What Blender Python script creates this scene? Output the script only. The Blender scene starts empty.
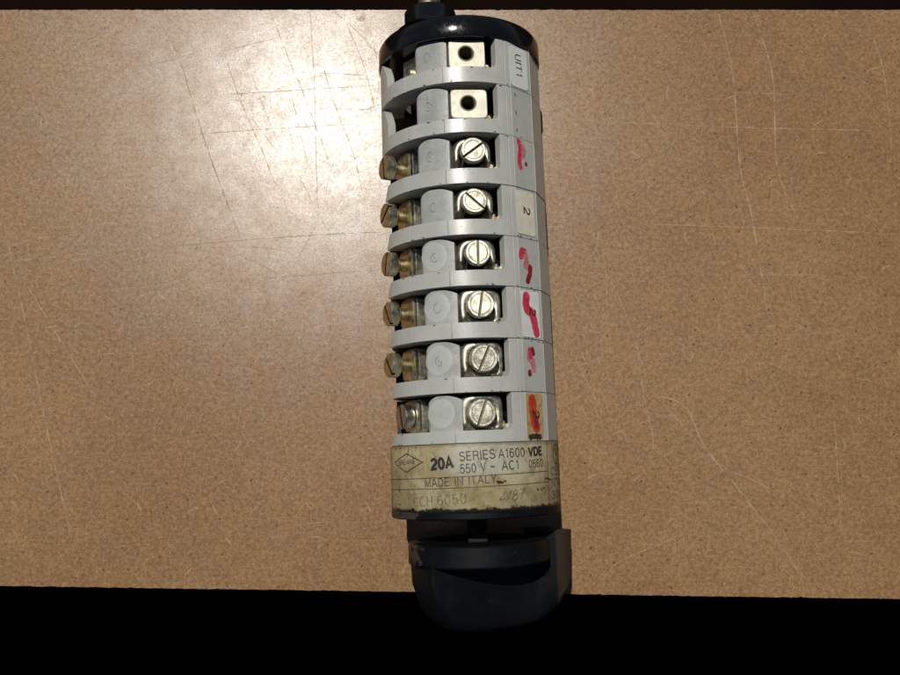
# Units: 1 Blender unit = 1 cm
import bpy, math, random
from mathutils import Vector
random.seed(7)
sc = bpy.context.scene
sc.unit_settings.system = 'METRIC'; sc.unit_settings.scale_length = 0.01
sin, cos, rad = math.sin, math.cos, math.radians

# ------------------------------------------------------------ camera
cam = bpy.data.cameras.new('camera'); cam.lens = 36; cam.sensor_width = 36
cam.clip_start = 0.5; cam.clip_end = 2000
co = bpy.data.objects.new('camera', cam); sc.collection.objects.link(co)
co.location = (0, 0, 27); co.rotation_euler = (rad(7.44), 0, 0)
sc.camera = co
# ------------------------------------------------------------ sky and sun
SUN = Vector((-0.140, 0.386, 1.0)).normalized()
w = bpy.data.worlds.new('World'); sc.world = w; w.use_nodes = True
wn = w.node_tree; wn.nodes.clear()
sky = wn.nodes.new('ShaderNodeTexSky'); sky.sky_type = 'NISHITA'; sky.sun_disc = False; sky.air_density = .6; sky.dust_density = .4; sky.ozone_density = .5
sky.sun_elevation = math.asin(SUN.z); sky.sun_rotation = math.atan2(SUN.x, SUN.y)
bg = wn.nodes.new('ShaderNodeBackground'); bg.inputs[1].default_value = 0.05
wo = wn.nodes.new('ShaderNodeOutputWorld')
wn.links.new(sky.outputs[0], bg.inputs[0]); wn.links.new(bg.outputs[0], wo.inputs[0])
sun = bpy.data.lights.new('sun', 'SUN'); sun.energy = 5.0; sun.angle = rad(0.5); sun.color = (1, .965, .895)
so = bpy.data.objects.new('sun', sun); sc.collection.objects.link(so)
so.rotation_euler = SUN.to_track_quat('Z', 'Y').to_euler(); so.location = SUN * 60
sc.view_settings.view_transform = 'Standard'; sc.view_settings.look = 'None'
sc.view_settings.gamma = 1; sc.view_settings.exposure = -0.58; sc.view_settings.use_curve_mapping = False

# ------------------------------------------------------------ node helper
class NT:
    def __init__(s, name):
        s.m = bpy.data.materials.new(name); s.m.use_nodes = True
        s.t = s.m.node_tree; s.t.nodes.clear()
        s.out = s.n('ShaderNodeOutputMaterial'); s.b = s.n('ShaderNodeBsdfPrincipled')
        s.l(s.b.outputs[0], s.out.inputs[0]); s.co = s.n('ShaderNodeTexCoord').outputs['Object']
    def n(s, k, **kw):
        x = s.t.nodes.new(k)
        for a, b in kw.items(): setattr(x, a, b)
        return x
    def l(s, a, b): s.t.links.new(a, b)
    def put(s, sock, v):
        if hasattr(v, 'links') or hasattr(v, 'is_linked'): s.l(v, sock)
        else:
            try: sock.default_value = v
            except Exception: sock.default_value = (*v, 1)
    def noise(s, scale, detail=4, rough=.6, vec=None, out=0, dist=0):
        x = s.n('ShaderNodeTexNoise'); x.inputs['Scale'].default_value = scale
        x.inputs['Detail'].default_value = detail; x.inputs['Roughness'].default_value = rough
        x.inputs['Distortion'].default_value = dist
        s.l(vec or s.co, x.inputs['Vector']); return x.outputs[out]
    def ramp(s, f, a, b, c=None, d=None):
        x = s.n('ShaderNodeMapRange'); x.interpolation_type = 'SMOOTHSTEP'
        x.inputs[1].default_value = a; x.inputs[2].default_value = b
        x.inputs[3].default_value = 0 if c is None else c; x.inputs[4].default_value = 1 if d is None else d
        s.l(f, x.inputs[0]); return x.outputs[0]
    def mix(s, f, a, b, mode='MIX'):
        x = s.n('ShaderNodeMix', data_type='RGBA', blend_type=mode)
        s.put(x.inputs[0], f)
        for k, v in ((6, a), (7, b)):
            if isinstance(v, tuple): x.inputs[k].default_value = (*v, 1)
            else: s.l(v, x.inputs[k])
        return x.outputs[2]
    def math(s, op, a, b=0.0):
        x = s.n('ShaderNodeMath', operation=op)
        for k, v in ((0, a), (1, b)): s.put(x.inputs[k], v)
        return x.outputs[0]
    def xyz(s):
        x = s.n('ShaderNodeSeparateXYZ'); s.l(s.co, x.inputs[0]); return x.outputs
    def bump(s, h, strength, dist):
        x = s.n('ShaderNodeBump'); x.inputs['Strength'].default_value = strength
        x.inputs['Distance'].default_value = dist; s.l(h, x.inputs['Height'])
        s.l(x.outputs[0], s.b.inputs['Normal'])
    def set(s, **kw):
        for k, v in kw.items():
            s.put(s.b.inputs[k.replace('_', ' ')], v)
        return s

def dashes(t, scale, L, W, keep, seed=0, curve=0.0):
    """short randomly turned fibres, one per voronoi cell"""
    mp = t.n('ShaderNodeMapping'); mp.inputs['Location'].default_value = (seed, seed * .7, 0); t.l(t.co, mp.inputs[0])
    v = t.n('ShaderNodeTexVoronoi', voronoi_dimensions='2D'); v.inputs['Scale'].default_value = scale
    t.l(mp.outputs[0], v.inputs['Vector'])
    d = t.n('ShaderNodeVectorMath', operation='SUBTRACT'); t.l(mp.outputs[0], d.inputs[0]); t.l(v.outputs['Position'], d.inputs[1])
    c = t.n('ShaderNodeSeparateColor'); t.l(v.outputs['Color'], c.inputs[0])
    r = t.n('ShaderNodeVectorRotate', rotation_type='Z_AXIS'); t.l(d.outputs[0], r.inputs[0])
    t.l(t.math('MULTIPLY', c.outputs[0], 6.283), r.inputs['Angle'])
    s = t.n('ShaderNodeSeparateXYZ'); t.l(r.outputs[0], s.inputs[0])
    ax = t.math('ABSOLUTE', s.outputs[0])
    y = t.math('ADD', s.outputs[1], t.math('MULTIPLY', t.math('MULTIPLY', ax, ax), curve))
    ay = t.math('ABSOLUTE', y)
    m = t.math('MULTIPLY', t.ramp(ax, L * .4, L, 1, 0), t.ramp(ay, W * .3, W, 1, 0))
    return t.math('MULTIPLY', m, t.ramp(c.outputs[1], keep, keep + .25))

# ------------------------------------------------------------ materials
M = {}
# fibre board
t = NT('fibreboard')
big = t.noise(.16, 3, .5); mid = t.noise(1.3, 4, .65); fine = t.noise(9, 4, .75); grit = t.noise(26, 2, .6)
col = t.mix(t.ramp(big, .3, .7), (.212, .119, .052), (.245, .146, .069))
col = t.mix(t.ramp(mid, .3, .72), col, t.mix(1.0, col, (1.16, 1.13, 1.1), 'MULTIPLY'))
col = t.mix(t.ramp(fine, .32, .68, 0, 1), t.mix(1.0, col, (.81, .78, .75), 'MULTIPLY'), t.mix(1.0, col, (1.20, 1.22, 1.22), 'MULTIPLY'))
col = t.mix(t.ramp(grit, .54, .74, 0, .55), col, (.13, .07, .035))
for sc_, L, W, keep, seed, cv, c, a in [(5.5, .08, .016, .40, 3.1, .6, (.44, .31, .18), .36), (3.0, .15, .014, .55, 11.7, .5, (.42, .29, .16), .34),
                                  (6.5, .08, .015, .35, 21.3, -.6, (.09, .045, .02), .5), (1.1, .22, .028, .62, 33.9, .8, (.46, .33, .17), .5),
                                  (9.0, .06, .012, .2, 41.3, .5, (.40, .27, .15), .42), (14.0, .04, .011, .3, 51.3, 3, (.10, .055, .03), .5)]:
    d = dashes(t, sc_, L, W, keep, seed, cv)
    col = t.mix(t.math('MULTIPLY', d, a), col, c)
v = t.n('ShaderNodeTexVoronoi', voronoi_dimensions='2D'); v.inputs['Scale'].default_value = 1.2; t.l(t.co, v.inputs[0])
cs = t.n('ShaderNodeSeparateColor'); t.l(v.outputs['Color'], cs.inputs[0])
sp = t.math('MULTIPLY', t.ramp(v.outputs['Distance'], .02, .055, 1, 0), t.ramp(cs.outputs[0], .55, .6))
col = t.mix(t.math('MULTIPLY', sp, .8), col, (.05, .03, .02))
t.set(Base_Color=col)
bare = t.ramp(t.noise(.62, 5, .7), .61, .78)                       # matt patches where the gloss is worn off
rg = t.ramp(fine, .2, .8, .25, .34)
rg = t.math('ADD', rg, t.math('MULTIPLY', bare, .14))
t.set(Roughness=rg)
t.set(Specular_IOR_Level=t.math('MULTIPLY', t.ramp(bare, 0, 1, .38, .12), t.math('MULTIPLY', t.ramp(grit, .35, .72, 1.25, .6), t.ramp(mid, .3, .7, 1.15, .75))))
t.bump(t.math('ADD', t.math('MULTIPLY', fine, .5), grit), .12, .006)
M['board'] = t.m
# scratch: raised pale fibres, broken up
t = NT('scratched_fibreboard')
t.set(Base_Color=t.mix(t.ramp(t.noise(5), .3, .7), (.42, .315, .195), (.54, .43, .30)), Roughness=.8, Specular_IOR_Level=.12)
tr = t.n('ShaderNodeBsdfTransparent'); mx = t.n('ShaderNodeMixShader')
t.l(t.ramp(t.noise(2.6, 5, .75), .34, .60, .03, .68), mx.inputs[0]); t.l(tr.outputs[0], mx.inputs[1]); t.l(t.b.outputs[0], mx.inputs[2]); t.l(mx.outputs[0], t.out.inputs[0])
M['scratch'] = t.m
t = NT('board_edge'); t.set(Base_Color=t.mix(t.ramp(t.noise(14), .3, .7), (.10, .06, .03), (.2, .13, .07)), Roughness=.9); M['board_edge'] = t.m
t = NT('dark_floor'); t.set(Base_Color=t.mix(t.ramp(t.noise(.06), .3, .7), (.0035, .0018, .001), (.009, .004, .002)), Roughness=.95, Specular_IOR_Level=.03); M['floor'] = t.m

def plastic(name, c1, c2, rough=.4, dirt=.0, dirtc=(.05, .04, .03), spec=.5, bumpy=.15):
    t = NT(name); n1 = t.noise(2.2, 5, .65); n2 = t.noise(22, 3, .6); n3 = t.noise(9, 5, .7)
    c = t.mix(t.ramp(n1, .3, .7), c1, c2)
    c = t.mix(t.math('MULTIPLY', t.ramp(n2, .66, .74), dirt * .8), c, dirtc)
    c = t.mix(t.math('MULTIPLY', t.ramp(n3, .60, .80), dirt * .5), c, dirtc)
    t.set(Base_Color=c, Roughness=t.ramp(n3, .2, .8, rough - .07, rough + .12), Specular_IOR_Level=spec)
    t.bump(n2, bumpy, .01); return t.m
M['grey'] = plastic('grey_plastic', (.38, .385, .352), (.425, .43, .395), .29, .4)
M['grey_insert'] = plastic('dusty_grey_plastic', (.28, .285, .27), (.37, .375, .355), .30, .7, (.14, .13, .12), bumpy=.5)
M['pale_dot'] = plastic('pale_grey_plastic', (.36, .365, .35), (.42, .425, .405), .4, .25, (.2, .19, .18), bumpy=.3)
M['black'] = plastic('black_plastic', (.004, .004, .0042), (.007, .007, .007), .13, .12, (.10, .08, .06), bumpy=.05)
M['core'] = plastic('recess_shade_black', (.006, .005, .004), (.012, .009, .007), .6, .2, (.04, .03, .02), .2)  # near-black instead of grey: shade of the deep openings put into the colour
M['wafer'] = plastic('brown_phenolic', (.020, .011, .007), (.032, .018, .010), .55, .3, (.05, .035, .02), .3)
M['groove'] = plastic('grime', (.06, .06, .055), (.10, .10, .09), .8, 0, spec=.1)
M['etch'] = plastic('etched_outline', (.23, .23, .215), (.29, .285, .27), .7, 0, spec=.2)

t = NT('worn_dark_plastic')      # knob, with dusty chipped patches
n1 = t.noise(1.7, 5, .7, dist=.6); n2 = t.noise(24, 2, .6); X = t.xyz()
c = t.mix(t.ramp(n1, .3, .7), (.0028, .0034, .0044), (.0045, .0055, .0072))
left = t.ramp(X[0], -1.75, -1.15, 1, 0); front = t.ramp(X[1], -1.75, -1.35, 0, 1)
wear = t.ramp(t.math('ADD', t.noise(3.2, 5, .7), t.math('MULTIPLY', t.math('MULTIPLY', left, front), .28)), .70, .76)
c = t.mix(t.math('MULTIPLY', wear, .8), c, (.055, .042, .034))
c = t.mix(t.math('MULTIPLY', t.ramp(n2, .74, .78), .7), c, (.22, .20, .18))
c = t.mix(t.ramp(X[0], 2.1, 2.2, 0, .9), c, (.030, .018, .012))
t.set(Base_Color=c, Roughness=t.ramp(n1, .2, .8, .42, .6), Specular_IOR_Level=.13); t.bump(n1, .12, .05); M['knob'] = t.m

def metal(name, c1, c2, rough, stain=(.10, .07, .03), st=.5):
    t = NT(name); n = t.noise(5, 4, .65); n2 = t.noise(30, 3, .6)
    c = t.mix(t.ramp(n, .3, .7), c1, c2); c = t.mix(t.math('MULTIPLY', t.ramp(t.noise(11, 4, .7), .58, .72), st), c, stain)
    t.set(Base_Color=c, Metallic=1.0, Roughness=t.ramp(n, .25, .75, rough - .08, rough + .14)); t.bump(n2, .25, .012); return t.m
M['nickel'] = metal('tarnished_nickel', (.58, .55, .42), (.84, .80, .66), .36)
M['side_nickel'] = metal('yellowed_nickel', (.50, .43, .26), (.78, .73, .56), .33, (.14, .10, .04), .6)
M['clamp'] = metal('tarnished_clamp_metal', (.30, .285, .22), (.50, .48, .40), .42)
M['plate'] = metal('bright_tin_plate', (.46, .43, .35), (.60, .57, .48), .56, (.45, .36, .22), .5)
M['brass'] = metal('dull_brass', (.46, .39, .22), (.62, .55, .36), .36)
M['steel'] = metal('grey_steel', (.42, .41, .38), (.62, .61, .57), .30)
M['slot'] = plastic('slot_olive', (.10, .085, .04), (.17, .145, .075), .5, 0)  # dark olive for screw slots, head rings and hole linings

def paper(name, c1, c2, stain=None, st=0.0):
    t = NT(name); c = t.mix(t.ramp(t.noise(4, 5, .6), .3, .7), c1, c2)
    if stain: c = t.mix(t.math('MULTIPLY', t.ramp(t.noise(6, 5, .7), .5, .68), st), c, stain)
    t.set(Base_Color=c, Roughness=.45); return t.m
M['white_paper'] = paper('white_sticker', (.60, .61, .57), (.66, .67, .63))
M['cream_paper'] = paper('cream_sticker', (.58, .55, .43), (.66, .63, .51), (.4, .34, .22), .3)
M['tan_paper'] = paper('tan_sticker', (.38, .24, .10), (.46, .31, .15), (.10, .05, .02), .6)
t = NT('black_print'); t.set(Base_Color=(.02, .02, .02, 1), Roughness=.5); M['print'] = t.m
t = NT('worn_black_print'); t.set(Base_Color=(.03, .028, .022, 1), Roughness=.55)
tr = t.n('ShaderNodeBsdfTransparent'); mx = t.n('ShaderNodeMixShader')
t.l(t.ramp(t.noise(9, 4, .7), .30, .44, .35, 1), mx.inputs[0]); t.l(tr.outputs[0], mx.inputs[1]); t.l(t.b.outputs[0], mx.inputs[2]); t.l(mx.outputs[0], t.out.inputs[0])
M['worn_print'] = t.m
t = NT('faded_stamp'); t.set(Base_Color=(.10, .085, .045, 1), Roughness=.6)
tr = t.n('ShaderNodeBsdfTransparent'); mx = t.n('ShaderNodeMixShader')
t.l(t.ramp(t.noise(12, 4, .7), .38, .62, .1, .75), mx.inputs[0]); t.l(tr.outputs[0], mx.inputs[1]); t.l(t.b.outputs[0], mx.inputs[2]); t.l(mx.outputs[0], t.out.inputs[0])
M['stamp'] = t.m
def ink(name, c1, c2, lo=.25):
    t = NT(name); t.set(Base_Color=t.mix(t.ramp(t.noise(7, 3), .35, .65), c1, c2), Roughness=.35)
    tr = t.n('ShaderNodeBsdfTransparent'); mx = t.n('ShaderNodeMixShader')
    t.l(t.ramp(t.noise(10, 4, .7), .28, .5, lo, 1), mx.inputs[0]); t.l(tr.outputs[0], mx.inputs[1]); t.l(t.b.outputs[0], mx.inputs[2]); t.l(mx.outputs[0], t.out.inputs[0])
    return t.m
M['red'] = ink('red_marker', (.50, .018, .05), (.60, .05, .10), .5)
M['red_thin'] = ink('thin_red_marker', (.50, .14, .15), (.52, .22, .23), .1)
M['dark_red'] = ink('dark_red_marker', (.17, .006, .014), (.26, .012, .02), .8)
M['orange_red'] = ink('orange_red_marker', (.40, .028, .010), (.50, .06, .02), .6)
M['dirt'] = ink('caked_dirt', (.015, .010, .006), (.04, .028, .016), .35)

# nameplate: yellowed film with greyer window, grime on its lower edge
t = NT('yellowed_label'); X = t.xyz()
n1 = t.noise(1.6, 5, .65); n2 = t.noise(7, 5, .7); n3 = t.noise(3.5, 5, .7, dist=1)
c = t.mix(t.ramp(n1, .3, .7), (.27, .205, .085), (.46, .40, .24))
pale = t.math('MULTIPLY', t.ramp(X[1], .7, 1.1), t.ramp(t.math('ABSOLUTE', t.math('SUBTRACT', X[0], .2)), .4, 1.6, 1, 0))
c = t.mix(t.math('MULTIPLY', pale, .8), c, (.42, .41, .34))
c = t.mix(t.ramp(n3, .50, .70, 0, .75), c, (.16, .12, .045))
c = t.mix(t.ramp(t.noise(2.3, 4, .6, dist=2), .58, .74, 0, .55), c, (.40, .38, .28))
c = t.mix(t.ramp(n2, .66, .76, 0, .6), c, (.09, .065, .03))
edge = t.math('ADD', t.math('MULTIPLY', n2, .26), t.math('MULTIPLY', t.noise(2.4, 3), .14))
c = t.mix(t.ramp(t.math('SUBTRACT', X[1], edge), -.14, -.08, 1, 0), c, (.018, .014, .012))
c = t.mix(t.ramp(t.math('ADD', X[1], t.math('MULTIPLY', n2, .2)), 1.68, 1.76, 0, .7), c, (.17, .13, .07))
t.set(Base_Color=c, Roughness=t.ramp(n2, .3, .7, .30, .5)); t.bump(n1, .2, .05); M['label'] = t.m

# ------------------------------------------------------------ mesh helpers
R = 2.27
class MB:
    def __init__(s): s.v = []; s.f = []; s.mi = []; s.mats = []
    def add(s, vs, fs, mat):
        if mat not in s.mats: s.mats.append(mat)
        k = s.mats.index(mat); o = len(s.v); s.v += [tuple(p) for p in vs]
        for f in fs: s.f.append([i + o for i in f]); s.mi.append(k)
    def build(s, name, parent=None, bevel=0, sharp=35, seg=2):
        me = bpy.data.meshes.new(name); me.from_pydata(s.v, [], s.f)
        for m in s.mats: me.materials.append(M[m])
        me.polygons.foreach_set('material_index', s.mi); me.update()
        for p in me.polygons: p.use_smooth = True
        me.set_sharp_from_angle(angle=rad(sharp))
        o = bpy.data.objects.new(name, me); sc.collection.objects.link(o); o.parent = parent
        if bevel:
            b = o.modifiers.new('bevel', 'BEVEL'); b.width = bevel; b.segments = seg; b.limit_method = 'ANGLE'; b.angle_limit = rad(40)
            b.harden_normals = False
        return o

def P(r, th, s): return (r * sin(rad(th)), s, R + r * cos(rad(th)))   # on the switch: radius, angle from top, place along axis
def facet_r(th):
    """outer radius with the flat facets of the closed side"""
    for a, b in ((34.8, 57.0), (57.0, 83.0), (83, 110), (110, 140)):
        if a <= th <= b: return R * cos(rad((b - a) / 2)) / cos(rad(th - (a + b) / 2))
    return R
def F(o):
    return lambda th: facet_r(th) + o
def frange(a, b, n): return [a + (b - a) * i / n for i in range(n + 1)]

def shell(mb, ths, lo, hi, ri, ro, mat, closed=False):
    g = lambda q, x: q(x) if callable(q) else q
    vs = []; fs = []
    for x in ths:
        a, b, i, o = g(lo, x), g(hi, x), g(ri, x), g(ro, x)
        vs += [P(o, x, a), P(o, x, b), P(i, x, b), P(i, x, a)]
    n = len(ths)
    for k in range(n if closed else n - 1):
        p, q = 4 * k, 4 * ((k + 1) % n)
        for j in range(4): fs.append([p + j, p + (j + 1) % 4, q + (j + 1) % 4, q + j])
    if not closed: fs.append([3, 2, 1, 0]); e = 4 * (n - 1); fs.append([e, e + 1, e + 2, e + 3])
    mb.add(vs, fs, mat)

def lathe(mb, prof, mat, n=40, fr=None, cap=True):
    """profile (radius, height) round an axis; fr maps (a, b, h) to space"""
    vs = []; fs = []
    for (r, h) in prof:
        for k in range(n):
            a = 2 * math.pi * k / n; vs.append(fr(r * cos(a), r * sin(a), h))
    for i in range(len(prof) - 1):
        for k in range(n):
            fs.append([i * n + k, i * n + (k + 1) % n, (i + 1) * n + (k + 1) % n, (i + 1) * n + k])
    if cap: fs.append(list(range(n - 1, -1, -1))); fs.append([(len(prof) - 1) * n + k for k in range(n)])
    mb.add(vs, fs, mat)
def radial(th, s):     # frame standing on the switch's side, h = radius from its axis
    st, ct = sin(rad(th)), cos(rad(th))
    return lambda a, b, h: (h * st + a * ct, s + b, R + h * ct - a * st)
def axial(x, z):       # frame along the switch's axis
    return lambda a, b, h: (x + a, h, z + b)

def screw_head(mb, fr, r, h0, h1, h2, slot_deg, mat, slot=.075, groove=True, floor='slot'):
    n = 40
    lathe(mb, [(r * .97, h0), (r, h0 + .02), (r, h1)], mat, n, fr, cap=False)
    # floor of the slot
    A = [(r * cos(2 * math.pi * k / n), r * sin(2 * math.pi * k / n)) for k in range(n)]
    mb.add([fr(a, b, h1) for a, b in A], [list(range(n))], floor)
    mb.add([fr(a * .97, b * .97, h0) for a, b in A], [list(range(n))[::-1]], mat)
    c, s_ = cos(rad(slot_deg)), sin(rad(slot_deg)); hw = slot / 2
    for sg in (1, -1):
        a0 = math.asin(hw / r); pts = []
        for k in range(21):
            a = a0 + (math.pi - 2 * a0) * k / 20; pts.append((r * cos(a), sg * r * sin(a)))
        if sg < 0: pts = pts[::-1]
        rot = [(x * c - y * s_, x * s_ + y * c) for x, y in pts]
        m = len(rot); e = .022
        ins = [(x * (1 - e / r), y * (1 - e / r)) for x, y in rot]
        vs = [fr(x, y, h1) for x, y in rot] + [fr(x, y, h2 - e * .8) for x, y in rot] + [fr(x, y, h2) for x, y in ins]
        fs = []
        for L in (0, 1):
            for k in range(m): fs.append([L * m + k, L * m + (k + 1) % m, (L + 1) * m + (k + 1) % m, (L + 1) * m + k])
        walls = [fs.pop(m - 1)] if floor != 'slot' else []     # slot walls coloured dark, painting in the slot's shade
        fs.append([2 * m + k for k in range(m)]); mb.add(vs, fs, mat)
        if walls: mb.add(vs, walls, floor)
        if groove:
            q = r * .72; g0 = math.asin((hw + .01) / q); vs = []; fs = []
            for k in range(17):
                a = g0 + (math.pi - 2 * g0) * k / 16
                for rr in (q, q + .02):
                    x, y = rr * cos(a), sg * rr * sin(a); vs.append(fr(x * c - y * s_, x * s_ + y * c, h2 + .0015))
            for k in range(16): fs.append([2 * k, 2 * k + 1, 2 * k + 3, 2 * k + 2])
            mb.add(vs, fs, 'slot')

def super_ring(n, a, b, p, cx=0, cy=0):
    out = []
    for k in range(n):
        t_ = 2 * math.pi * k / n; c, s_ = cos(t_), sin(t_)
        out.append((cx + a * math.copysign(abs(c) ** (2 / p), c), cy + b * math.copysign(abs(s_) ** (2 / p), s_)))
    return out
def loft(mb, rings, fr, mat):
    n = len(rings[0][0]); vs = []; fs = []
    for pts, h in rings:
        for (a, b) in pts: vs.append(fr(a, b, h(a, b) if callable(h) else h))
    for i in range(len(rings) - 1):
        for k in range(n): fs.append([i * n + k, i * n + (k + 1) % n, (i + 1) * n + (k + 1) % n, (i + 1) * n + k])
    mb.add(vs, fs, mat)

def arc(cx, cy, rx, ry, a0, a1, n=14):
    return [(cx + rx * cos(rad(a0 + (a1 - a0) * k / n)), cy + ry * sin(rad(a0 + (a1 - a0) * k / n))) for k in range(n + 1)]
# plain grotesque capitals and figures as centre lines: width, list of lines, cap height 1
GL = {
 'S': (.60, [arc(.30, .74, .24, .22, 20, 270) + arc(.30, .27, .26, .25, 90, -165)]),
 'E': (.56, [[(.5, .96), (.06, .96), (.06, .04), (.52, .04)], [(.06, .52), (.47, .52)]]),
 'R': (.62, [[(.06, 0), (.06, .96), (.34, .96)] + arc(.34, .74, .20, .22, 90, -90) + [(.06, .52)], [(.34, .52), (.48, .44), (.52, .25), (.56, 0)]]),
 'I': (.16, [[(.08, 0), (.08, 1)]]), 'A': (.66, [[(.02, 0), (.33, .98), (.64, 0)], [(.13, .34), (.53, .34)]]),
 '1': (.40, [[(.08, .76), (.20, .80), (.27, .98), (.27, 0)]]),
 '6': (.58, [arc(.30, .66, .24, .30, 40, 180) + [(.06, .45)], arc(.29, .31, .23, .28, 0, 360, 24)]),
 '0': (.58, [arc(.29, .50, .23, .46, 0, 360, 28)]),
 'V': (.62, [[(.02, 1), (.31, .03), (.60, 1)]]),
 'D': (.62, [[(.06, .04), (.06, .96), (.28, .96)] + arc(.28, .5, .28, .46, 90, -90) + [(.06, .04)]]),
 '5': (.58, [[(.50, .96), (.13, .96), (.08, .50), (.16, .58)] + arc(.28, .32, .24, .29, 110, -160)]),
 'C': (.66, [arc(.34, .5, .28, .46, 45, 315, 22)]),
 '2': (.58, [arc(.29, .70, .22, .26, 170, -20) + [(.42, .50), (.16, .28), (.06, .05), (.52, .05)]]),
 'M': (.76, [[(.06, 0), (.06, .97), (.38, .06), (.70, .97), (.70, 0)]]),
 'N': (.64, [[(.06, 0), (.06, .98), (.58, .02), (.58, 1)]]), 'T': (.56, [[(.0, .96), (.56, .96)], [(.28, .96), (.28, 0)]]),
 'L': (.50, [[(.06, 1), (.06, .04), (.48, .04)]]), 'Y': (.62, [[(.02, 1), (.31, .46), (.60, 1)], [(.31, .46), (.31, 0)]]),
 '~': (.60, [[(.08, .42), (.16, .54), (.26, .54), (.38, .44), (.48, .44), (.54, .56)]]),
 'U': (.62, [[(.06, 1), (.06, .34)] + arc(.31, .31, .25, .28, 180, 360) + [(.56, 1)]]),
 '|': (.16, [[(.08, 1.05), (.08, -.05)]]), '.': (.2, [[(.10, .02), (.10, .06)]]), '/': (.35, [[(.02, 0), (.33, 1)]]),
 'B': (.62, [[(.06, .96), (.32, .96)] + arc(.32, .74, .18, .22, 90, -90) + [(.06, .52)], [(.32, .52)] + arc(.34, .28, .22, .24, 90, -90) + [(.06, .04), (.06, .96)]]),
 '3': (.58, [arc(.28, .74, .20, .22, 160, -90) + arc(.28, .28, .24, .25, 90, -165)]),
 '4': (.58, [[(.42, 0), (.42, .96), (.04, .27), (.56, .27)]]),
 '8': (.58, [arc(.29, .74, .19, .21, 0, 360, 20), arc(.29, .28, .24, .25, 0, 360, 22)]),
 '7': (.56, [[(.04, .95), (.52, .95), (.32, .55), (.22, 0)]]), 'H': (.64, [[(.06, 0), (.06, 1)], [(.58, 0), (.58, 1)], [(.06, .52), (.58, .52)]]),
 ' ': (.30, [])}
def write(mb, body, th0, s0, th1, s1, h, mat='print', rfun=None, bold=0.0, shear=0.0):
    """lettering wrapped on the switch: baseline from (th0, s0) to (th1, s1), height h"""
    rfun = rfun or (lambda th: R + .004); k = R * math.pi / 180; gap = .13; x = 0; lines = []
    for ch in body:
        wd, ls = GL[ch]
        for l in ls: lines.append([(x + a, b) for a, b in l])
        x += wd + gap
    W = x - gap; dx, dy = (th1 - th0) * k, s1 - s0; L = math.hypot(dx, dy); ux, uy = dx / L, dy / L
    hw = h * (.060 + bold * 1.7)
    for q, l in enumerate(lines):
        l = [((a / W + shear * b * h / L) * L, b * h) for a, b in l]
        closed = math.hypot(l[0][0] - l[-1][0], l[0][1] - l[-1][1]) < 1e-5; n = len(l); vs = []; fs = []
        for i_, (a, b) in enumerate(l):
            if closed: p, q_ = l[(i_ - 1) % (n - 1)], l[(i_ + 1) % (n - 1)]
            else: p, q_ = l[max(i_ - 1, 0)], l[min(i_ + 1, n - 1)]
            d1 = (a - p[0], b - p[1]); d2 = (q_[0] - a, q_[1] - b); m1 = math.hypot(*d1); m2 = math.hypot(*d2)
            d1 = (d1[0] / m1, d1[1] / m1) if m1 > 1e-9 else (d2[0] / m2, d2[1] / m2)
            d2 = (d2[0] / m2, d2[1] / m2) if m2 > 1e-9 else d1
            tx, ty = d1[0] + d2[0], d1[1] + d2[1]; m_ = math.hypot(tx, ty) or 1; tx /= m_; ty /= m_
            w_ = hw / max(.45, tx * d1[0] + ty * d1[1])
            for sg in (1, -1):
                X_, Y_ = a - sg * ty * w_, b + sg * tx * w_
                vs.append((X_ * ux - Y_ * uy, X_ * uy + Y_ * ux))
        fs = [[2 * i_, 2 * i_ + 2, 2 * i_ + 3, 2 * i_ + 1] for i_ in range(n - 1)]
        mb.add([P(rfun(th0 + X_ / k) + .0004 * (q % 3), th0 + X_ / k, s0 + Y_) for X_, Y_ in vs], fs, mat)
def stroke(mb, pts, wd, mat, off, rough=.25, base=None):
    """a brushed mark following (angle, s) points, width wd, wrapped on the switch"""
    k = R * math.pi / 180; pl = []
    P2 = [(a * k, s) for a, s in pts]
    if len(P2) == 1: P2 = [(P2[0][0], P2[0][1] + .01), (P2[0][0], P2[0][1] - .01)]
    for i in range(len(P2) - 1):
        for j in range(8):
            u = j / 8; pl.append((P2[i][0] * (1 - u) + P2[i + 1][0] * u, P2[i][1] * (1 - u) + P2[i + 1][1] * u))
    pl.append(P2[-1]); n = len(pl); L = []; Rr = []
    for i, (x, y) in enumerate(pl):
        x2, y2 = pl[min(i + 1, n - 1)]; x1, y1 = pl[max(i - 1, 0)]; d = math.hypot(x2 - x1, y2 - y1) or 1
        nx, ny = -(y2 - y1) / d, (x2 - x1) / d
        L.append((x + nx * wd / 2 * (1 + random.uniform(-rough, rough)), y + ny * wd / 2 * (1 + random.uniform(-rough, rough))))
        Rr.append((x - nx * wd / 2 * (1 + random.uniform(-rough, rough)), y - ny * wd / 2 * (1 + random.uniform(-rough, rough))))
    def cap(c, a):   # rounded end
        a0 = math.atan2(a[1] - c[1], a[0] - c[0]); return [(c[0] + wd / 2 * cos(a0 + q), c[1] + wd / 2 * sin(a0 + q)) for q in (-.7, -1.57, -2.4)]
    vs = [(*l,) for l in L] + [(*r_,) for r_ in Rr]
    e = cap(pl[-1], L[-1]); s_ = cap(pl[0], Rr[0])
    fs = [[i, i + 1, n + i + 1, n + i] for i in range(n - 1)]
    o = len(vs); vs += e + s_; fs += [[n - 1, o, o + 1, o + 2, 2 * n - 1], [n, o + 3, o + 4, o + 5, 0]]
    b = base or facet_r
    mb.add([P(b(x / k) + off + (0 if base else .010), x / k, y) for x, y in vs], fs, mat)
def tag(o, **kw):
    for k, v in kw.items(): o[k] = v

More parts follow.
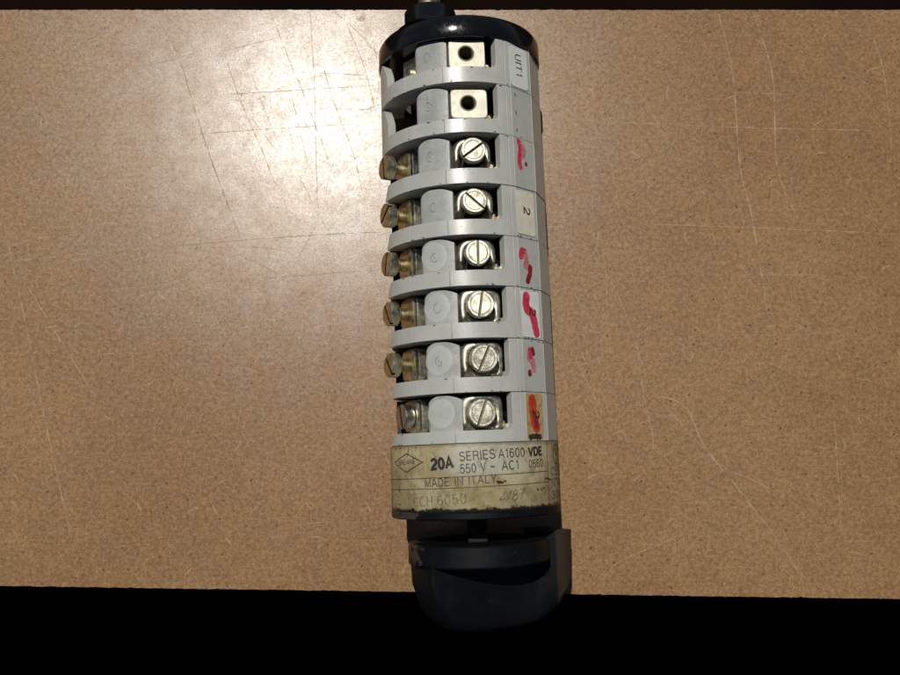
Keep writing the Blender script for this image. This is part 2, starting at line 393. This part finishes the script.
# ------------------------------------------------------------ setting: floor far below, board
mb = MB(); Z = -36
mb.add([(-900, -900, Z), (900, -900, Z), (900, 900, Z), (-900, 900, Z)], [[0, 1, 2, 3]], 'floor')
fl = mb.build('floor'); tag(fl, kind='structure')

bd = bpy.data.objects.new('fibreboard_sheet', None); sc.collection.objects.link(bd); bd.location = (0, 5, -1.2)
tag(bd, label='tan hardboard sheet with pale scratches lying under the grey switch', category='board')
mb = MB(); YB = lambda x: -3.975 - x * .0141
c4 = [(-38, YB(-38)), (38, YB(38)), (38, 14.02), (-38, 14.02)]
rn = random.Random(3)
def ragged(a, b, n):
    out = []; g_ = 0
    for k in range(n):
        x = a[0] + (b[0] - a[0]) * k / n; y = a[1] + (b[1] - a[1]) * k / n
        g_ = g_ * .6 + rn.gauss(0, .0045); out.append((x, y + g_ + (rn.uniform(.01, .035) if rn.random() < .02 else 0) * (1 if a[0] < b[0] else -1)))
    return out
rim = ragged(c4[0], c4[1], 1100) + ragged(c4[2], c4[3], 1100); n_ = len(rim)
vs = [(x, y - 5, 1.2) for x, y in rim] + [(x, y - 5, 0) for x, y in rim]
mb.add(vs, [list(range(n_))], 'board')
mb.add(vs, [list(range(2 * n_ - 1, n_ - 1, -1))] + [[k + n_, (k + 1) % n_ + n_, (k + 1) % n_, k] for k in range(n_)], 'board_edge')
panel = mb.build('panel', bd)
S = [[(-12.07, 14.02), (-11.02, 12.02), (-9.97, 9.89)], [(-9.36, 13.85), (-8.58, 12.51), (-7.98, 10.7), (-7.29, 8.76), (-6.28, 6.23)], [(-13.88, 7.65), (-12.77, 3.6), (-12.11, 1.04), (-11.04, -2.76)], [(-13.2, 5.61), (-11.99, 3.75), (-10.58, 1.64)], [(-4.45, 13.95), (-4.27, 11.69), (-4.17, 9.41), (-4.06, 7.17)], [(-8.26, 9.89), (-5.62, 10.09), (-2.03, 10.31)], [(-7.37, 11.19), (-4.71, 11.36), (-2.2, 11.52)], [(-4.72, 11.95), (-2.2, 11.82)], [(-3.65, 13.95), (-2.85, 13.21), (-2.14, 12.35)], [(-6.12, 11.49), (-5.7, 10.97)], [(-5.65, 13.85), (-5.04, 12.28), (-4.64, 11.36), (-3.72, 8.92)], [(-4.17, 13.01), (-3.77, 11.36), (-3.05, 9.41), (-2.72, 8.12)], [(-7.1, 12.51), (-6.58, 11.03), (-5.85, 9.41), (-5.41, 8.28)], [(-5.02, 11.36), (-4.68, 10.05), (-4.41, 8.92)], [(-3.33, 13.68), (-2.71, 12.15), (-2.35, 10.7)], [(-4.41, 10.77), (-2.19, 10.7)], [(-6.95, 12.68), (-5.54, 13.08)], [(-13.77, 5.85), (-9.2, 6.29), (-4.61, 6.67), (-2.15, 6.79)], [(-12.48, 4.83), (-7.62, 5.2), (-2.14, 5.61)], [(3.75, 14.02), (3.97, 12.35), (4.44, 10.38), (5.0, 8.89), (5.26, 7.11)], [(3.09, 12.68), (3.78, 10.51), (4.66, 7.81)], [(8.48, 14.02), (8.88, 12.02), (9.0, 8.89), (9.3, 7.27), (9.63, 4.31)], [(9.59, 14.02), (10.13, 11.85), (10.15, 8.89), (10.69, 7.27)], [(13.12, 14.02), (13.63, 12.02), (13.73, 9.7), (13.58, 8.73)], [(5.88, 7.05), (9.53, 6.92), (13.76, 6.73)], [(7.59, 11.33), (11.85, 11.16)], [(8.76, 5.45), (11.54, 5.45)], [(4.72, 10.35), (7.8, 10.18), (13.66, 10.02)], [(3.48, 13.35), (2.98, 11.36), (3.43, 9.73)], [(6.27, 1.76), (6.83, 1.58), (7.18, 1.22), (7.59, 0.24), (8.47, -0.91), (9.61, -2.45), (10.24, -3.48)], [(6.35, 1.58), (7.45, 0.3), (8.17, -0.38), (8.95, -0.73), (9.62, -1.08)], [(5.63, 3.75), (5.77, 2.06), (6.03, 0.68), (6.07, -0.09)], [(3.71, 2.99), (4.15, 2.09), (4.58, 1.13)], [(4.41, -3.71), (4.95, -3.11), (6.32, -2.53), (7.21, -2.16)], [(11.49, 1.76), (11.5, -0.82), (11.5, -2.3)], [(4.77, 0.59), (5.98, 1.04), (6.73, 1.22)], [(4.29, 6.23), (5.17, 4.68), (6.01, 1.94)], [(3.81, 4.99), (4.23, 3.45)], [(4.61, 6.86), (4.78, 4.99), (4.54, 3.75)], [(5.04, 12.35), (6.26, 10.7), (7.13, 8.76)]]
strong = {1, 2, 3, 17, 29, 21, 22}
mb = MB()
def ribbon(pts, wd, z):
    pl = []                      # smooth through the points
    for i in range(len(pts) - 1):
        p0 = pts[max(i - 1, 0)]; p1 = pts[i]; p2 = pts[i + 1]; p3 = pts[min(i + 2, len(pts) - 1)]
        for j in range(10):
            u = j / 10; q = []
            for k in (0, 1):
                q.append(.5 * (2 * p1[k] + (p2[k] - p0[k]) * u + (2 * p0[k] - 5 * p1[k] + 4 * p2[k] - p3[k]) * u * u + (3 * p1[k] - p0[k] - 3 * p2[k] + p3[k]) * u ** 3))
            pl.append((q[0] + random.gauss(0, .003), q[1] + random.gauss(0, .003)))
    pl.append(pts[-1]); n = len(pl); vs = []
    for i, (x, y) in enumerate(pl):
        x2, y2 = pl[min(i + 1, n - 1)]; x1, y1 = pl[max(i - 1, 0)]; d = math.hypot(x2 - x1, y2 - y1) or 1
        ww = wd * random.uniform(.55, 1.15) * min(1, .25 + i / 5, .25 + (n - 1 - i) / 5) / 2
        for sg in (1, -1): vs.append((x - sg * (y2 - y1) / d * ww, min(y + sg * (x2 - x1) / d * ww, 14.0) - 5, z))
    mb.add(vs, [[2 * i, 2 * i + 2, 2 * i + 3, 2 * i + 1] for i in range(n - 1)], 'scratch')
for i, s_ in enumerate(S): ribbon(s_, .042 if i in strong else .027, 1.2025 + i * .00012)
for i in range(150):             # fainter hairlines
    x = random.uniform(-14, 14); y = random.uniform(-3.4, 13.5); a = random.choice([random.gauss(-1.15, .25), random.gauss(.05, .12), random.uniform(0, 3.14)])
    L = random.uniform(.5, 3.5); b = a + random.gauss(0, .12)
    pts = [(x, y), (x + cos(a) * L / 2, y + sin(a) * L / 2), (x + cos(a) * L / 2 + cos(b) * L / 2, y + sin(a) * L / 2 + sin(b) * L / 2)]
    if min(p[1] for p in pts) < -3.5 or max(p[1] for p in pts) > 13.95: continue
    ribbon(pts, random.uniform(.010, .019), 1.2075 + i * .00005)
scr = mb.build('scratch', bd); tag(scr, kind='stuff')

# ------------------------------------------------------------ the switch
sw = bpy.data.objects.new('rotary_switch', None); sc.collection.objects.link(sw)
sw.location = (.70, -1.39, .004); sw.rotation_euler = (0, 0, rad(2.03))
tag(sw, label='grey eight-deck rotary cam switch with screw terminals, yellowed nameplate and black knob', category='switch')

mb = MB(); lathe(mb, [(1.32, .1), (1.32, 12.9)], 'core', 48, axial(0, R)); mb.build('inner_core', sw)

# decks: lower edge of each, upper edge of its band, and details read off the photograph
LOW = [11.07, 9.70, 8.33, 6.98, 5.65, 4.31, 2.94, 1.69]
BT = [11.50, 10.08, 8.74, 7.39, 6.06, 4.72, 3.33, 2.00]
TOP = [12.40] + LOW[:-1]
COL = [24.2, 24.3, 24.4, 24.3, 24.5, 24.6, 24.5, 24.8]
BLK = [-23.3, -23.4, -23.5, -22.5, -22.8, -22.0, -21.8, -21.4]
TER = [4.6, 4.8, 6.0, 6.3, 6.6, 7.6, 7.6, 5.6]
SLOT = [0, 0, 36, -42, 89, 80, 66, 70]
LSLOT = [0, 0, 100, 35, 75, 120, 130, 100]
for i in range(8):
    lo, bt, hi = LOW[i] + .008, BT[i], TOP[i] - .008
    jog = random.uniform(-.008, .012); w0 = COL[i]
    gr = [-41.0, -12.6]
    def rout(th, jog=jog):
        r_ = facet_r(th) + jog
        for g in gr:
            if abs(th - g) < .22: r_ -= .03
        if min(abs(th - 34.8), abs(th - 57), abs(th - 83), abs(th - 30.8)) < .2: r_ -= .03
        return r_
    mb = MB()
    left = -96 if i < 2 else -72
    ths = sorted(set([left + k * 2 for k in range(0, int((w0 - left) / 2) + 1)] + [w0] + sum([[g - .3, g - .15, g + .15, g + .3] for g in gr], [])))
    ths = [q for q in ths if q <= w0]
    bh = (lambda th: bt - max(0, (-66 - th)) * (.055 if i >= 2 else .0)) if i >= 2 else bt
    shell(mb, ths, lo, bh, 1.62, rout, 'grey')
    # closed side: solid wall over the deck's full height
    if i < 7 or True:
        ths = [w0 + .01, 26, 28, 30, 30.5, 30.65, 30.95, 31.1, 33.5, 34.45, 34.65, 34.95, 35.15]
        ths += [36, 38, 42, 46, 50, 54, 56.65, 56.85, 57.15, 57.35, 60, 65, 70, 75, 80, 82.65, 82.85, 83.15, 83.35, 90, 100, 110, 125, 140, 155, 170, 185, 200, 212]
        shell(mb, ths, lo, hi, lambda th: 2.0 if th < 38 else 1.5, rout, 'grey')
    # filleted corner between band and wall
    k = R * math.pi / 180; rf = .16
    fl_ = [w0 - rf / k + j * (rf / k) / 8 for j in range(9)]
    shell(mb, fl_, bt - .05, lambda th: bt + rf - math.sqrt(max(0, rf * rf - (rf - (w0 - th) * k - 1e-4) ** 2)) * 1.0 if False else bt + rf - math.sqrt(max(1e-9, rf * rf - min(rf, (th - (w0 - rf / k)) * k) ** 2)) + .002, 1.7, lambda th: rout(th) - .003, 'grey')
    if i < 2:   # left upright of the two uppermost decks
        e = -63.0
        ths = frange(-96, e, 16)
        shell(mb, ths, bt - .02, lambda th: hi - .04 - .55 * max(0, (th - (e - 15)) / 15) ** 2.2, 2.05, lambda th: rout(th) - .002, 'grey')
    rs = random.Random(50 + i)
    for q in range(13):
        th_ = rs.choice([rs.uniform(-60, 22), rs.uniform(25, 80)]); s_ = lo + .015 + abs(rs.gauss(0, .012)) if rs.random() < .6 else bt - .02 - abs(rs.gauss(0, .012))
        if th_ > 24 and s_ > lo + .2: s_ = hi - .03
        w_ = rs.uniform(.008, .024); stroke(mb, [(th_, s_), (th_ + rs.uniform(.3, 1.6), s_ + rs.uniform(-.008, .008))], w_, 'dirt', .004, .4)
    o = mb.build('contact_deck', sw, bevel=.014, sharp=30)
    if i == 0: deck_label = 1
    # brown insulating wafer seen at the band's left end
    mb = MB(); shell(mb, frange(-150, -70 if i >= 2 else -98, 20), lo + .03, bt - .04, 1.3, 2.14, 'wafer'); 
    if i >= 2: shell(mb, frange(-150, -86, 14), bt - .05, hi - .02, 1.3, 2.06, 'wafer')
    mb.build('wafer', o)
    # grey insert between the two terminals
    mb = MB(); c = BLK[i]; hw = 13.4; s0, s1 = bt - .1, hi - .03
    ths = frange(c - hw, c + hw, 26)
    arch = lambda th: s1 - (.34 * max(0, (c - 2 - th) / hw) ** 2.2 + .12 * max(0, (th - c) / hw) ** 2)
    shell(mb, ths, s0, arch, 1.3, lambda th: 2.13 - .10 * max(0, (c - hw + 4 - th) / 4) ** 2, 'grey_insert')
    cs = s0 + .1 + (s1 - s0 - .1) * .50
    fr = radial(c - 1.5, cs)
    rr = .375
    vs = []; fs = []
    kk = 2.13 * math.pi / 180
    for ring, (q, of) in enumerate([(1.0, -.01), (1.0, .010), (.93, .016), (.5, .018)]):
        for j in range(36):
            a = 2 * math.pi * j / 36; qq = q * (1 + .02 * sin(2 * a + i)); vs.append(P(2.13 + of * .45, c - 1.8 + rr * qq * cos(a) / kk, min(cs + rr * 1.02 * qq * sin(a), arch(c - 1.8 + rr * qq * cos(a) / kk) - .02)))
    for L in range(3):
        for j in range(36): fs.append([L * 36 + j, L * 36 + (j + 1) % 36, (L + 1) * 36 + (j + 1) % 36, (L + 1) * 36 + j])
    fs.append([108 + j for j in range(36)])
    if i >= 4: mb.add(vs, fs, 'pale_dot')
    # small worn casting mark in the middle of the pad
    if i != 7:
        pts = [(.085 * (1 + random.uniform(-.25, .3)) * cos(a), .13 * (1 + random.uniform(-.2, .2)) * sin(a)) for a in [j * .9 + .3 * i for j in range(6)]]
        stroke(mb, [(c - 1.5 + x / kk, cs + y - .02) for x, y in pts], .022, 'etch', .0125, .5, base=lambda th: 2.13)
        if i in (1, 2, 4, 6): stroke(mb, [(c - 2.2, cs + .03), (c - .8, cs - .06)], .02, 'etch', .013, .5, base=lambda th: 2.13)
    if i == 1: stroke(mb, [(c - 2, cs + .33), (c - 2, cs + .2)], .025, 'etch', .0215, .4, base=lambda th: 2.13)
    mb.build('insert_block', o, bevel=.02, sharp=30)

    # right-hand terminal
    T = TER[i]; sm = (bt + hi) / 2
    if i < 2:
        fr = radial(T, sm - .02); mb = MB()
        out = super_ring(64, .49, .40, 9); inn = super_ring(64, .185, .185, 2, -.02, .02)
        outi = super_ring(64, .47, .38, 9); inn2 = super_ring(64, .215, .215, 2, -.02, .02)
        loft(mb, [(out, 1.4), (out, 2.04), (outi, 2.06), (inn2, 2.06), (inn, 2.03), (inn, 1.45)], fr, 'plate')
        mb.build('terminal_plate', o, sharp=25)
        mb = MB(); lathe(mb, [(.23, 2.063), (.25, 2.069), (.19, 2.055), (.18, 1.9)], 'brass', 40, radial(T, sm), cap=False)
        # brass bush lining the tapped hole
        mb = MB(); fr2 = lambda a, b, h: fr(a - .02, b + .02, h)
        lathe(mb, [(.225, 2.061), (.222, 2.068), (.19, 2.068), (.178, 2.05), (.178, 1.5)], 'slot', 40, fr2, cap=False); mb.build('threaded_hole', o)
    else:
        fr = radial(T, sm - .03); mb = MB()
        mb.add([fr(x, y, z) for z in (1.3, 1.62) for x, y in ((-.46, -.4), (.46, -.4), (.46, .38), (-.46, .38))], [[4, 5, 6, 7], [0, 1, 5, 4], [1, 2, 6, 5], [2, 3, 7, 6], [3, 0, 4, 7]], 'core')
        n = 64; u = i in (2, 3, 4)          # open yoke on three decks, closed washer on the others
        aw, bw = (.52, .45) if u else (.57, .47)
        ex = 3.2 if u else 4.5
        def hh(base, drop):
            def f(a, b):
                d = base - .10 * (a / aw) ** 2
                d -= (drop if u else .12) * max(0, min(1, (-b - .02) / .22)) * max(0, 1 - (abs(a) / .38) ** 6)
                return d
            return f
        hb = 2.04 if u else 2.02
        loft(mb, [(super_ring(n, aw, bw, ex), lambda a, b: min(1.55, hh(hb, .4)(a, b))), (super_ring(n, aw, bw, ex), hh(hb - .14, .36)), (super_ring(n, aw * .95, bw * .95, ex), hh(hb - .04, .38)), (super_ring(n, aw * .86, bw * .86, ex), hh(hb, .4)),
                  (super_ring(n, aw * .74, bw * .74, 2.6), hh(hb - .01, .4)), (super_ring(n, .32, .31, 2.2), hh(hb - .07, .36)), (super_ring(n, .31, .30, 2.2), lambda a, b: 1.5)], fr, 'clamp')
        mb.build('terminal_clamp', o, sharp=50)
        mb = MB(); hr = .325 if i < 5 else .35; top = 2.40 if i < 5 else 2.36
        tx = random.uniform(-.03, .03); ty = random.uniform(-.02, .02)
        tilt = random.uniform(-.05, .05); tilt2 = random.uniform(-.04, .06)
        frs = lambda a, b, h: fr(a + tx - .03, b + ty, h + tilt * a + tilt2 * b)
        lathe(mb, [(.15, 1.35), (.15, top - .22)], 'brass', 24, frs)
        screw_head(mb, frs, hr, top - .23, top - .09, top, SLOT[i], 'nickel')
        mb.build('terminal_screw', o, sharp=28)
    # small pin in the corner by the wall
    mb = MB(); lathe(mb, [(.10, 1.3), (.10, 1.86), (.07, 1.90)], 'brass' if i % 2 else 'nickel', 20, radial(w0 - 2.6, bt + .17)); mb.build('contact_pin', o)

    # left-hand terminal
    if i == 0:
        fr = radial(-50, sm - .05); mb = MB()
        mb.add([fr(x, y, z) for z in (1.3, 1.78) for x, y in ((-.33, -.38), (.3, -.38), (.3, .36), (-.33, .36))], [[4, 5, 6, 7], [0, 1, 5, 4], [1, 2, 6, 5], [2, 3, 7, 6], [3, 0, 4, 7]], 'nickel')
        lathe(mb, [(.16, 1.76), (.15, 1.86), (.08, 1.9)], 'brass', 24, lambda a, b, h: fr(a, b - .08, h)); mb.build('terminal_plate', o, bevel=.02)
    elif i >= 2:
        la = -62 if i < 7 else -60; fr = radial(la, sm - .01 + random.uniform(-.03, .03)); mb = MB()
        px = 1.80
        for (z0, z1, ax, bx, mt) in ((1.36, px, .44, .44, 'nickel' if i != 2 else 'steel'), (px + .03, px + .10, .40, .42, 'side_nickel')):
            out = super_ring(48, ax, bx, 5); oi = super_ring(48, ax - .04, bx - .04, 5)
            loft(mb, [(out, z0), (out, z1 - .03), (oi, z1), (super_ring(48, .12, .12, 2), z1)], fr, mt)
        mb.build('terminal_clamp', o, sharp=40)
        mb = MB(); t1 = 2.47 if i < 7 else 2.19
        pr = []; h = 1.4
        while h < t1 - .24: pr += [(.145, h), (.175, h + .02)]; h += .045
        lathe(mb, pr + [(.15, t1 - .22)], 'brass', 24, fr)
        tl = random.uniform(-.05, .05)
        frs = lambda a, b, h: fr(a, b, h + tl * b)
        screw_head(mb, frs, .325, t1 - .25, t1 - .09, t1, LSLOT[i], 'steel' if i == 7 else 'side_nickel', groove=False, floor='core')
        mb.build('terminal_screw', o, sharp=28)

    # stickers and red marker marks on the closed side
    def sticker(th0, th1, s0, s1, mat, corner=.05):
        m_ = MB(); k = R * math.pi / 180
        def inset(th): return corner - math.sqrt(max(0, corner ** 2 - max(0, corner - min((th - th0) * k, (th1 - th) * k)) ** 2)) if min((th - th0) * k, (th1 - th) * k) < corner else 0
        e = corner / k
        ths = [th0 + e * q for q in (0, .1, .3, .6, 1)] + [th1 - e * q for q in (1, .6, .3, .1, 0)]
        shell(m_, ths, lambda th: s0 + inset(th), lambda th: s1 - inset(th), F(.001), F(.014), mat); return m_
    if i == 0:
        m_ = sticker(35.6, 53.5, 11.12, 12.26, 'white_paper', .10)
        write(m_, 'U|T1', 40.9, 12.06, 41.6, 11.44, .24, rfun=F(.018)); st = m_.build('number_sticker', o)
    if i == 3:
        m_ = sticker(36, 53.6, 7.08, 8.26, 'cream_paper'); write(m_, '2', 42.4, 7.83, 42.6, 7.62, .26, rfun=F(.018), bold=.015); m_.build('number_sticker', o)
    if i == 5:
        m_ = sticker(36, 54.0, 4.36, 5.58, 'white_paper'); 
        stroke(m_, [(40.6, 5.43), (39.6, 5.22), (41.0, 5.08), (45.0, 5.02), (47.2, 4.84), (49.6, 4.50)], .26, 'red', .0185, .08)
        write(m_, '2', 43.3, 5.12, 43.3, 4.92, .24, rfun=F(.034), bold=.02); m_.build('number_sticker', o)
    if i == 7:
        m_ = sticker(35.6, 52.6, 1.74, 2.90, 'tan_paper')
        stroke(m_, [(41.6, 2.74), (41.8, 2.5), (43, 2.22), (44.7, 2.05)], .30, 'orange_red', .0185, .07)
        stroke(m_, [(44.4, 2.25), (44.9, 2.08)], .16, 'dark_red', .0205)
        stroke(m_, [(38, 1.80), (43, 1.82), (48, 1.80)], .13, 'dirt', .022, .35)
        write(m_, '2', 41.6, 2.47, 41.6, 2.26, .25, rfun=F(.036), bold=.02); m_.build('number_sticker', o)
    def mark(pts, wd, mat, off, rough=.4):
        m_ = MB(); stroke(m_, pts, wd * 1.1, mat, off, rough * .35); m_.build('ink_mark', o)
    if i == 1:
        for p in [(38.8, 10.92), (39.2, 10.43), (39.3, 9.95)]: mark([p, (p[0] + .3, p[1] - .07)], .03, 'dirt', .004, .6)
    if i == 2:
        mark([(40.5, 9.60), (42.0, 9.45), (41.2, 9.25), (40.4, 9.05), (41.4, 8.9)], .15, 'red', .004, .5)
        mark([(44.6, 9.50), (46.3, 9.37), (44.6, 9.22)], .12, 'red_thin', .006); mark([(47.3, 9.03)], .10, 'dark_red', .005)
        mark([(38, 9.66), (44, 9.62)], .03, 'red_thin', .0075, .7)
    if i == 4:
        mark([(37.4, 6.48), (38.8, 6.62), (41.5, 6.60)], .18, 'red', .004, .35); mark([(42, 6.55), (43.4, 6.36), (41.6, 6.25), (44.4, 6.2)], .16, 'red_thin', .005)
        mark([(46.4, 6.22), (46.0, 6.05), (43.2, 5.84)], .15, 'dark_red', .0065, .3)
    if i == 6:
        mark([(41.5, 4.02), (41.2, 3.82), (44.5, 3.74), (45.4, 3.55)], .18, 'red_thin', .004, .3); mark([(44.6, 4.05), (45.4, 3.95)], .13, 'dark_red', .0065, .3)
        mark([(42.0, 4.0), (42.4, 3.86)], .15, 'red', .0055, .3); mark([(40.8, 3.43)], .15, 'dark_red', .007)

# nameplate
mb = MB(); lathe(mb, [(R - .02, .0), (R, .02), (R, 1.675), (R - .02, 1.685)], 'label', 120, axial(0, R), cap=False)
lb = mb.build('nameplate', sw, sharp=60)
L = MB()
G = lambda *a, **k: write(L, *a, **k)
G('20A', -29.6, 1.06, -14.8, 1.10, .27, bold=.040)
G('SERIES', -10.6, 1.255, 12.0, 1.295, .225, mat='worn_print'); G('A1600', 14.2, 1.295, 32.7, 1.31, .225, mat='worn_print'); G('VDE', 36.0, 1.325, 48.4, 1.335, .205, bold=.045)
G('550 V ~', -10.4, .95, 11.5, .985, .225, mat='worn_print'); G('AC1', 16.0, .995, 28.0, 1.01, .225, mat='worn_print'); G('0660', 35.6, 1.02, 49.0, 1.035, .205, mat='worn_print')
G('MADE IN ITALY', -35.0, .63, 12.2, .70, .205, mat='worn_print')
G('CCH.6050', -45.1, .13, -7.0, .22, .25, mat='stamp'); G('4/87', 13.1, .20, 31.0, .27, .26, mat='stamp', shear=.25)
G('BREMAS', -60.6, 1.185, -43.2, 1.235, .13, bold=.0, mat='worn_print')
G('CEB', 58.6, .79, 80, .82, .22, mat='worn_print'); G('N M', 58.8, .49, 79, .52, .21, mat='worn_print'); G('30N', 58.6, .19, 78, .22, .21, mat='worn_print')
ln = lambda pts, w_=.016, m='print': stroke(L, pts, w_, m, .0045, .12, base=lambda th: R)
def path(p, q, n=12): return [(p[0] + (q[0] - p[0]) * j / n, p[1] + (q[1] - p[1]) * j / n) for j in range(n + 1)]
ln(path((-80, .82), (54.9, .92))); ln(path((-80, .56), (54.6, .645))); ln(path((54.9, 1.66), (54.2, .06)))
ln(path((54.9, .70), (100, .72)), .012)
dia = [(-67.6, 1.26), (-50.8, 1.49), (-36.3, 1.26), (-51.4, 1.01), (-67.6, 1.26)]
for a, b in zip(dia, dia[1:]): ln(path(a, b, 3), .024)
ln([(-48.6, 1.62), (-49.4, 1.49), (-50.6, 1.40)], .022)
ln([(71.5 + 7.0 * cos(a), 1.34 + .26 * sin(a)) for a in [j * .314 for j in range(21)]], .042)
ln([(71.5, 1.50), (71.5, 1.12)], .04); ln([(67.2, 1.48), (69.2, 1.36), (71.5, 1.32), (73.8, 1.36), (75.8, 1.48)], .035)
for a, s_, w_ in ((13.5, .70, .12), (15.5, .69, .08), (17.5, .72, .06), (50.5, .72, .06), (53.0, .73, .10), (56, .7, .09), (-61.5, .55, .05), (-61.2, .18, .07), (-46, .06, .16), (42.5, .47, .05), (46, .46, .06), (48.5, .49, .05), (29, .05, .12), (14, .03, .08), (-66, 1.61, .06), (-58, 1.64, .05)):
    stroke(L, [(a - .6, s_ + .02), (a, s_ - .01), (a + .7, s_ + .012)], w_ * .5, 'dirt', .006 + random.uniform(0, .0015), .4, base=lambda th: R)
stroke(L, path((-61.5, .70), (-61.2, .50), 5), .025, 'dirt', .0078, .6, base=lambda th: R)
L.build('lettering', lb)

# black ring, shaft
mb = MB(); lathe(mb, [(1.2, .0), (R - .015, -.002), (R + .005, -.03), (R + .005, -.16), (R - .03, -.19), (1.0, -.19)], 'knob', 96, axial(0, R)); mb.build('mounting_ring', sw)
mb = MB(); a = .26
mb.add([(x, y, R + .45 + z) for y in (-1.0, -.15) for x, z in ((-a, -a), (a, -a), (a, a), (-a, a))], [[0, 1, 5, 4], [1, 2, 6, 5], [2, 3, 7, 6], [3, 0, 4, 7]], 'core'); mb.build('shaft', sw, bevel=.03)

# knob: collar disc, and a broad tilted grip that runs out past it on one side
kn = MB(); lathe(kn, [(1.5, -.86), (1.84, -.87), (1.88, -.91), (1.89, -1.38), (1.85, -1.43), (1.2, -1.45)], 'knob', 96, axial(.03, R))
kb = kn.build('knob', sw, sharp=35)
g = MB(); tl = rad(25); nU = 44; rings = []
# outline across (u) and along (s): flat sides, rounded foot
def front(u):
    u0, u1 = -1.72, 2.50
    q = (u - (u0 + u1) / 2) / ((u1 - u0) / 2)
    return -1.9 - 1.35 * (max(0, 1 - abs(q) ** 3.4)) ** (1 / 2.2)
us = [-1.72, -1.715] + frange(-1.70, 2.48, nU) + [2.495, 2.50]
vs = []; fs = []
def back(u):
    if u < -.8: return -.93 - .47 * min(1, max(0, (u + 1.25) / .4))
    return -1.40 if u < 1.70 else -.72 - (.68 * max(0, (1.78 - u) / .08) if u < 1.78 else 0)
for u in us:
    f = front(u); b = back(u); hs = []
    for j, sq in enumerate((0, .06, .16, .35, .6, .82, .94, 1.0)):
        s_ = b + (f - b) * sq
        th = .66 - .10 * sq - .03 * cos(u * 1.4)
        if sq > .8: th *= math.sqrt(max(.04, 1 - ((sq - .8) / .215) ** 2))
        hs.append((s_, th, sq))
    for (s_, th, sq) in hs: vs.append((u, s_, th * (1.2 - .62 * min(1, max(0, (u + 1.1) / 2.2)) + .45 * min(1, max(0, (u - 1.5) / .8)))))
    for (s_, th, sq) in reversed(hs): vs.append((u, s_, -th))
m = 16
for k in range(len(us) - 1):
    for j in range(m): fs.append([k * m + j, k * m + (j + 1) % m, (k + 1) * m + (j + 1) % m, (k + 1) * m + j])
fs.append(list(range(m))[::-1]); fs.append([(len(us) - 1) * m + j for j in range(m)])
vs = [(.03 + u * cos(tl) + z * sin(tl), s_, R - u * sin(tl) + z * cos(tl)) for u, s_, z in vs]
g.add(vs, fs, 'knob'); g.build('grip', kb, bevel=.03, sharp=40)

# black end cap with stud boss
mb = MB(); lathe(mb, [(1.2, 12.33), (R + .015, 12.33), (R + .03, 12.36), (R + .03, 12.84), (R - .02, 12.93), (R - .12, 12.98), (.4, 13.0)], 'black', 120, axial(0, R))
cap_ = mb.build('end_cap', sw, sharp=40)
mb = MB(); ths = frange(-40.5, -13.4, 14); shell(mb, ths, 12.36, 12.72, R - .05, R + .045, 'black'); 
lathe(mb, [(.10, R + .03), (.10, R + .055), (.07, R + .06)], 'black', 24, radial(-25.5, 12.52)); mb.build('raised_panel', cap_, bevel=.012)
mb = MB(); lathe(mb, [(.95, 12.95), (.80, 13.05), (.72, 13.15), (.71, 13.53), (.68, 13.57), (.3, 13.58)], 'black', 48, axial(-.78, R + 1.12)); mb.build('boss', cap_, sharp=40)
mb = MB(); lathe(mb, [(.30, 13.4), (.30, 13.90), (.27, 13.94), (.27, 14.2)], 'brass', 32, axial(-.78, R + 1.25)); mb.build('stud', cap_, sharp=40)
